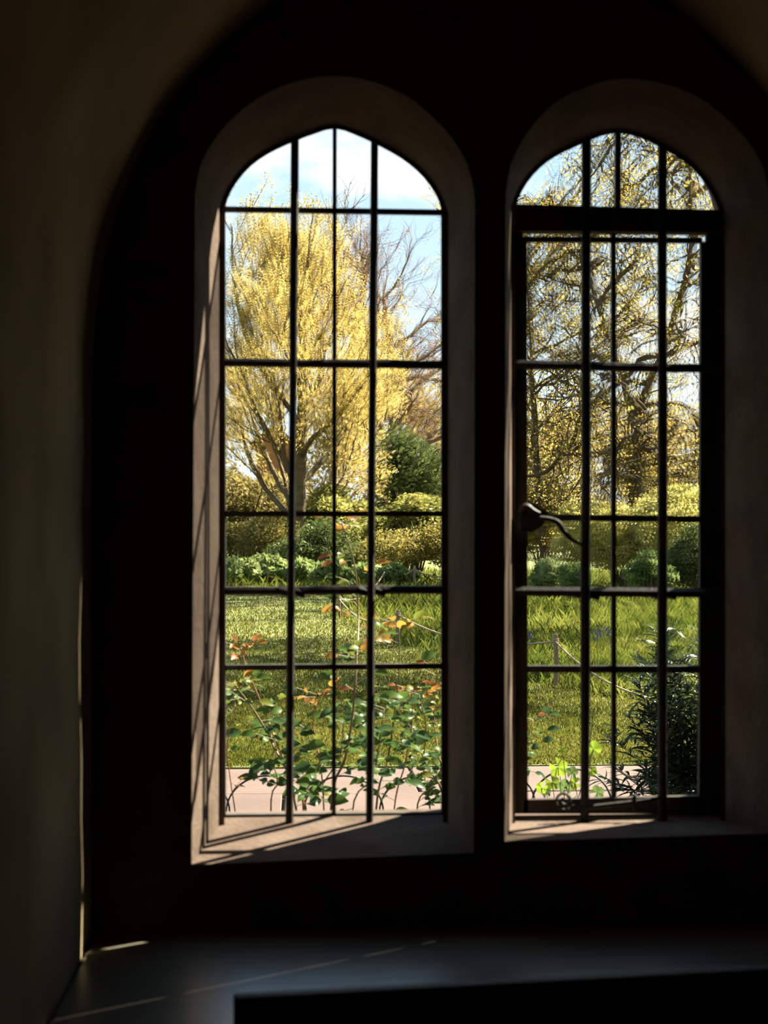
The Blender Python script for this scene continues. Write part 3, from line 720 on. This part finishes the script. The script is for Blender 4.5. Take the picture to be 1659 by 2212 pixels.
M['rose_red'] = leaf_mat('rose_leaf_red', [(.30, .11, .04), (.36, .14, .05)], .5, .3, .35)
M['cane'] = surf('rose_cane', [(.3, (.13, .11, .035)), (.7, (.24, .15, .06))], 12, .6, 3)
M['cane_red'] = surf('rose_cane_red', [(.3, (.30, .11, .04)), (.7, (.38, .17, .07))], 12, .6, 3)
LEAVES = {k: [leaf_mesh('leaf', M['rose_' + k], w, fo, cu) for w, fo, cu in ((.58, .25, .35), (.66, .4, .2), (.5, .15, .5))] for k in ('green', 'dark', 'lime', 'orange', 'red')}
def put_leaf(parent, me, pos, dirv, size, rr, roll=None):
    x = dirv.normalized(); up = Vector((rr.gauss(0, .6), rr.gauss(0, .5) - .8, .8)).normalized()
    y = up.cross(x); y = y.normalized() if y.length > 1e-4 else Vector((0, 1, 0)); z = x.cross(y)
    m = Matrix((x, y, z)).transposed().to_4x4() @ Matrix.Scale(size, 4); m.translation = pos            # the cane's own origin is the world origin
    o = bpy.data.objects.new('leaf', me); COL.objects.link(o); o.parent = parent; o.matrix_local = m
    return o
def spray(parent, pos, dirv, rr, tones, size, n):
    """a rose leaf: a stalk with a leaflet at the end and pairs along it"""
    dirv = dirv.normalized(); side = dirv.cross(Vector((0, 0, 1)))
    side = side.normalized() if side.length > .1 else Vector((1, 0, 0)); L = size * 1.5
    put_leaf(parent, rr.choice(LEAVES[rr.choice(tones)]), pos + dirv * L, (dirv + Vector((0, 0, -.25))), size, rr)
    for k in range((n - 1) // 2):
        q = pos + dirv * L * (.45 + .42 * k)
        for s in (-1, 1):
            put_leaf(parent, rr.choice(LEAVES[rr.choice(tones)]), q, dirv * .55 + side * s + Vector((0, 0, rr.uniform(-.5, .2))), size * rr.uniform(.7, .9), rr)
    return [pos, pos + dirv * L]
def rose(label, canes, seed, top=False):
    """canes: (points in px, depth, radius px, red?, [ (from, to, count, tones, leaf length, leaflets) ])"""
    rr = random.Random(seed); p0 = canes[0]; b = GP(p0[0][0][0], p0[1]); root = empty('rose_bush', b)
    for pts, d, wpx, red, runs in canes:
        dd = d; P = []
        for k, (x, y) in enumerate(pts): P.append(W(x, y, d + rr.uniform(-.12, .12)))
        bp = P[0].copy(); bp = Vector((lerp(bp.x, b.x, .5), lerp(bp.y, b.y, .5), -.03)); P = catmull([bp] + P, 5); n = len(P)
        mb = MB(); r = wpx / 2 * d / F
        mb.tube(P, [r * (1.1 - .6 * i / (n - 1)) for i in range(n)], 6); st = mb.build('cane', M['cane_red' if red else 'cane'], root, smooth=True)
        sm = MB()
        for t0, t1, cnt, tones, size, nl in runs:
            if tones[0] in ('green', 'dark') and t0 < .4: t0 -= .14
            cnt = int(cnt * (1.9 if tones[0] in ('green', 'dark') else .9))
            for k in range(cnt):
                t = (t0 + (t1 - t0) * (k + rr.random()) / cnt) * (n - 1); i = min(int(t), n - 2); q = P[i].lerp(P[i + 1], t - i)
                a = rr.uniform(0, 6.28); dv = Vector((math.cos(a), math.sin(a) * .6, rr.uniform(-.1, .7)))
                seg = spray(st, q, dv, rr, tones, size * 1.2 * rr.uniform(.75, 1.2), nl); sm.tube(seg, .0009, 4)
        tones, size = runs[-1][3], runs[-1][4]
        for s_ in (-1, 1, .3):                  # young leaves at the tip
            sm.tube(spray(st, P[-1 if s_ != .3 else -2], Vector((s_, -.2, .35)), rr, tones, size * 1.15, 3), .0009, 4)
        so = sm.build('leaf_stalks', M['cane'], root); so['kind'] = 'stuff'
    tag(root, label, 'rose bush', 'roses outside the windows'); return root
G_, D_, LM, OR, RD = 'green', 'dark', 'lime', 'orange', 'red'
rose('arching rose with red tips at the left of the window', [
    ([(640, 1750), (590, 1610), (545, 1530), (505, 1478)], 5.3, 6, False, [(.25, .8, 5, [G_, D_], .052, 5), (.85, 1, 2, [G_, LM], .045, 3)]),
    ([(655, 1735), (612, 1640), (575, 1545), (535, 1450), (520, 1398)], 5.5, 5, True, [(.35, .8, 3, [G_, G_, LM], .048, 5), (.86, 1.0, 3, [OR, RD], .034, 3)]),
    ([(500, 1700), (492, 1600), (508, 1530), (498, 1480)], 5.2, 3, True, [(.3, .9, 4, [G_, LM, OR], .038, 3)]),
    ([(585, 1760), (600, 1690), (588, 1640), (600, 1600)], 5.4, 4, False, [(.3, 1, 6, [G_, D_], .046, 5)])], 1)
rose('tall single rose cane crossing the middle of the window', [
    ([(715, 1750), (745, 1640), (762, 1540), (770, 1430), (774, 1330), (765, 1220), (738, 1128)], 5.0, 6, False,
     [(.30, .56, 8, [G_, D_], .046, 5), (.56, .80, 7, [G_, LM, OR], .040, 3), (.82, 1.0, 6, [OR, OR, LM, RD], .036, 3)]),
    ([(700, 1760), (690, 1640), (676, 1560), (684, 1500)], 5.3, 4, True, [(.4, .8, 3, [G_, D_, LM], .048, 3), (.82, 1, 3, [OR, G_, RD], .042, 3)]),
    ([(655, 1765), (700, 1690), (735, 1630), (742, 1560)], 5.4, 4, False, [(.3, 1, 6, [G_, D_], .046, 5)])], 2)
rose('rose with orange young leaves beside the middle rope post', [
    ([(812, 1755), (838, 1640), (852, 1540), (862, 1450), (862, 1350)], 5.5, 5, False,
     [(.32, .6, 6, [G_, D_], .048, 5), (.62, .84, 3, [G_, LM], .045, 3), (.9, 1, 3, [OR, OR, LM], .046, 3)]),
    ([(760, 1765), (805, 1680), (820, 1600), (830, 1530)], 5.3, 4, False, [(.3, 1, 7, [G_, D_], .044, 5)]),
    ([(850, 1760), (875, 1650), (890, 1560), (888, 1490)], 5.6, 4, True, [(.3, .8, 5, [G_, G_, LM], .042, 5), (.85, 1, 3, [OR, RD], .032, 3)])], 3)
rose('bushy rose crowding the lower right pane of the left window', [
    ([(960, 1745), (925, 1660), (895, 1590), (860, 1520)], 5.8, 5, False, [(.25, .95, 7, [G_, D_], .040, 5)]),
    ([(985, 1740), (950, 1640), (938, 1540), (945, 1440)], 5.9, 4, True, [(.25, .8, 7, [G_, D_, LM], .038, 5), (.85, 1, 3, [OR, RD], .030, 3)]),
    ([(930, 1760), (915, 1660), (920, 1570), (905, 1500)], 5.7, 4, False, [(.3, .85, 6, [G_, LM], .038, 5), (.88, 1, 3, [OR], .034, 3)]),
    ([(900, 1765), (930, 1700), (960, 1650), (985, 1600)], 5.7, 4, False, [(.2, 1, 6, [G_, D_], .036, 5)])], 4)
rose('small rose shoot at the hinge side of the casement', [
    ([(1090, 1740), (1118, 1660), (1138, 1600), (1152, 1555)], 5.7, 4, True, [(.45, .8, 4, [D_, G_], .038, 3), (.85, 1, 2, [RD, D_], .036, 3)])], 5)

# ---------------------------------------------------------------- lobed-leaf plant below the casement
M['lobed'] = leaf_mat('lobed_leaf', [(.24, .36, .03), (.32, .44, .05)], .6, .25, .4)
M['lobed_dull'] = leaf_mat('lobed_leaf_dull', [(.12, .20, .06), (.16, .24, .07)], .45, .3, .4)
def lobed_mesh(mat):
    V = [(0, 0, 0)]; n = 30
    for i in range(n + 1):
        a = -2.75 + 5.5 * i / n; r = .5 * (.78 + .22 * abs(math.cos(a * 2.3)) + .05 * math.cos(a * 14)); V.append((math.cos(a) * r, math.sin(a) * r, -.10 * r * r + .03 * math.cos(a * 4.6)))
    me = bpy.data.meshes.new('leaf'); me.from_pydata(V, [], [(0, i, i + 1) for i in range(1, n + 1)]); me.materials.append(mat); me.update(); return me
LB = [lobed_mesh(M['lobed']), lobed_mesh(M['lobed_dull'])]
vb = GP(1230, 6.0); vine = empty('lobed_plant', vb); rr = random.Random(9)
for px, py, sz, k in ((1206, 1658, 42, 0), (1193, 1690, 34, 0), (1215, 1622, 18, 0), (1170, 1702, 26, 0), (1242, 1692, 30, 0), (1236, 1668, 26, 1), (1220, 1700, 34, 1), (1282, 1618, 36, 0),
                     (1278, 1665, 24, 0), (1290, 1712, 32, 1), (1180, 1712, 22, 1), (1246, 1735, 30, 1)):
    p = W(px, py, 6.0 + rr.uniform(-.15, .15)); st = vb + Vector((rr.uniform(-.05, .05), rr.uniform(-.05, .05), -.02))
    mb = MB(); mb.tube(catmull([st, st.lerp(p, .5) + Vector((rr.uniform(-.04, .04), 0, .05)), p], 5), .0016, 5); mb.build('stalk', M['cane'], vine)
    n = Vector((rr.uniform(-.5, .5), -1, rr.uniform(-.1, .6))).normalized(); x = Vector((rr.uniform(-1, 1), 0, rr.uniform(-1, 1))).normalized(); y = n.cross(x).normalized(); x = y.cross(n)
    m = Matrix((x, y, n)).transposed().to_4x4() @ Matrix.Scale(sz * 6 / F * 1.05, 4); m.translation = p - vb
    o = bpy.data.objects.new('leaf', LB[k]); COL.objects.link(o); o.parent = vine; o.matrix_local = m
mb = MB(); mb.tube(catmull([vb, W(1275, 1600, 6.1), W(1282, 1540, 6.1), W(1292, 1515, 6.1)], 5), .0018, 5); mb.build('flower_stem', M['cane'], vine)
tag(vine, 'low plant with bright green lobed leaves below the casement stay', 'plant')

# ---------------------------------------------------------------- dark narrow-leaved shrub by the path
M['shrub_dark'] = leaf_mat('narrow_leaf', [(.022, .040, .018), (.035, .060, .024), (.06, .09, .03)], .25, .5, .3)
def narrow_leaf():
    V = []; Fc = []; n = 4
    for i in range(n + 1):
        t = i / n; hw = .085 * math.sin(math.pi * (t * .93 + .04)); z = -.35 * t * t
        V += [(t, hw, z + hw * .3), (t, 0, z), (t, -hw, z + hw * .3)]
    for i in range(n):
        for k in (0, 1): Fc.append((3 * i + k, 3 * i + k + 1, 3 * i + 4 + k, 3 * i + 3 + k))
    return V, Fc
nv, nf = narrow_leaf()
nme = bpy.data.meshes.new('leaf'); nme.from_pydata(nv, [], nf); nme.materials.append(M['shrub_dark']); nme.update()
sd = 8.3; sb = GP(1500, sd); shrub = empty('narrow_leaved_shrub', sb); g = random.Random(21); cand = []; mbs = []
for i in range(170):
    a = g.uniform(0, 6.283); ph = g.uniform(.12, 1.0); rad = g.uniform(.10, .50)
    tip = sb + Vector((math.cos(a) * rad * (1.1 - .35 * ph), math.sin(a) * rad * (1.05 - .35 * ph), ph * 1.02))
    b0 = sb + Vector((math.cos(a) * .06, math.sin(a) * .06, 0)); P = catmull([b0, b0.lerp(tip, .55) + Vector((0, 0, .12 * ph)), tip], 5)
    mbs.append(P)
    for k in range(26):
        t = g.uniform(.35, 1.0) * (len(P) - 1); j = min(int(t), len(P) - 2); q = P[j].lerp(P[j + 1], t - j)
        aa = g.uniform(0, 6.283); dv = Vector((math.cos(aa), math.sin(aa), g.uniform(-.35, .75))) + (P[j + 1] - P[j]).normalized() * .6
        cand.append((q, dv.normalized(), g.uniform(.075, .12)))
for P in mbs[:24]:
    mb = MB(); mb.tube(P, [.006 * (1.1 - .08 * i) for i in range(len(P))], 5); mb.build('stem', M['bark_dark'], shrub)
cand.sort(key=lambda c: (c[0] - EYE).length + 0.15 * g.random())
def basis(x, g):
    up = Vector((g.gauss(0, .4), g.gauss(0, .4), 1)); y = up.cross(x); y = y.normalized() if y.length > 1e-3 else Vector((0, 1, 0)); return y, x.cross(y)
VV = []; FF = []
for i, (q, x, s) in enumerate(cand):
    y, z = basis(x, g)
    if i < 300:
        m = Matrix((x, y, z)).transposed().to_4x4() @ Matrix.Scale(s, 4); m.translation = q - sb
        o = bpy.data.objects.new('leaf', nme); COL.objects.link(o); o.parent = shrub; o.matrix_local = m
    else:
        b = len(VV); VV += [tuple(q + (x * v[0] + y * v[1] + z * v[2]) * s) for v in nv]; FF += [tuple(i_ + b for i_ in f_) for f_ in nf]
me = bpy.data.meshes.new('foliage'); me.from_pydata(VV, [], FF); me.update(); fo = link('foliage', me, shrub, M['shrub_dark']); fo['kind'] = 'stuff'
tag(shrub, 'dark green narrow-leaved shrub beside the path in the casement', 'shrub')

# ---------------------------------------------------------------- flowers in the grass
M['blue'] = leaf_mat('bluebell_petal', [(.12, .10, .42), (.18, .15, .52)], .4, .1, .5)
M['yellow'] = leaf_mat('dandelion_petal', [(.75, .42, .02), (.80, .52, .03)], .3, .1, .5)
M['stalk'] = surf('flower_stalk', [(.3, (.09, .16, .03)), (.7, (.14, .22, .05))], 12, .7, 2)
def flower(px, py, d, kind, label):
    top = W(px, py, d); b = Vector((top.x, top.y, 0)); top.z = max(top.z, .08); r = random.Random(int(px * 7 + py)); root = empty(kind, b)
    mb = MB(); mb.tube([b, b.lerp(top, .6) + Vector((.01, 0, 0)), top], .004, 4); mb.build('stalk', M['stalk'], root)
    mb = MB()
    if kind == 'bluebell':
        for k in range(6):
            c = top + Vector((r.uniform(-.018, .018), r.uniform(-.018, .018), -.016 * k)); mb.tube([c + Vector((0, 0, .012)), c, c + Vector((0, 0, -.014))], [.003, .008, .011], 5)
        o = mb.build('bells', M['blue'], root)
    else:
        for k in range(9):
            a = k * .7; mb.tube([top, top + Vector((math.cos(a) * .022, math.sin(a) * .022, .012))], [.004, .009], 4)
        o = mb.build('flower_head', M['yellow'], root)
    o['kind'] = 'stuff'; tag(root, label, 'flower', kind + 's in the long grass')
for a in ((1290, 1356, 17, 'bluebell', 'bluebell left of its pair in the second casement column'), (1307, 1354, 17.5, 'bluebell', 'tallest bluebell beside the middle casement lead'), (1283, 1364, 16.5, 'bluebell', 'short bluebell nearest the casement stanchion'), (1146, 1364, 18, 'bluebell', 'bluebell at the hinge edge of the casement'),
          (1369, 1404, 15.6, 'bluebell', 'bluebell in the third casement column beside a dandelion'), (936, 1378, 20.5, 'bluebell', 'bluebell under the sagging rope in the left window'),
          (1248, 1345, 18, 'dandelion', 'dandelion above the rope in the first casement column'), (1190, 1358, 17.5, 'dandelion', 'dandelion just above the near rope post'), (1278, 1402, 15.5, 'dandelion', 'dandelion below the bluebells'), (1380, 1409, 15.4, 'dandelion', 'dandelion beside the lone bluebell')):
    flower(*a)

# ---------------------------------------------------------------- brick house glimpsed through the willow
M['brick'] = surf('orange_brick', [(.3, (.55, .27, .12)), (.7, (.68, .36, .17))], 3, .9, 5)
M['tiles'] = surf('roof_tiles', [(.3, (.20, .10, .06)), (.7, (.28, .15, .09))], 3, .9, 5)
M['pane'] = surf('house_glass', [(.3, (.03, .035, .04)), (.7, (.05, .055, .06))], 3, .15, 3)
hb = GP(592, 57); house = empty('brick_house', hb); hw = .6; ez, rz = 4.7, 5.15
A = [hb + RGT * u + FWD * v for u, v in ((-hw, 0), (hw, 0), (hw, 5), (-hw, 5))]
mb = MB(); mb.prism([A[0].copy(), A[1].copy(), A[1] + Vector((0, 0, ez)), hb + Vector((0, 0, rz)), A[0] + Vector((0, 0, ez))],
                    [A[3].copy(), A[2].copy(), A[2] + Vector((0, 0, ez)), hb + FWD * 5 + Vector((0, 0, rz)), A[3] + Vector((0, 0, ez))]); mb.build('wall', M['brick'], house)
for s in (-1, 1):
    a = hb + RGT * s * (hw + .25) + Vector((0, 0, ez - .2)) - FWD * .2; t = hb + Vector((0, 0, rz + .05)) - FWD * .2; up = Vector((0, 0, .14))
    mb = MB(); mb.prism([a, t, t + up, a + up], [a + FWD * 5.4, t + FWD * 5.4, t + FWD * 5.4 + up, a + FWD * 5.4 + up]); mb.build('roof', M['tiles'], house)
w0 = hb + Vector((0, 0, 2.4)); mb = MB(); mb.prism([w0 + RGT * u + Vector((0, 0, v)) - FWD * .04 for u, v in ((-.35, 0), (.35, 0), (.35, .9), (-.35, .9))], [w0 + RGT * u + Vector((0, 0, v)) + FWD * .04 for u, v in ((-.35, 0), (.35, 0), (.35, .9), (-.35, .9))]); mb.build('window', M['pane'], house)
tag(house, 'orange gable of a small brick house glimpsed through the willow', 'house')
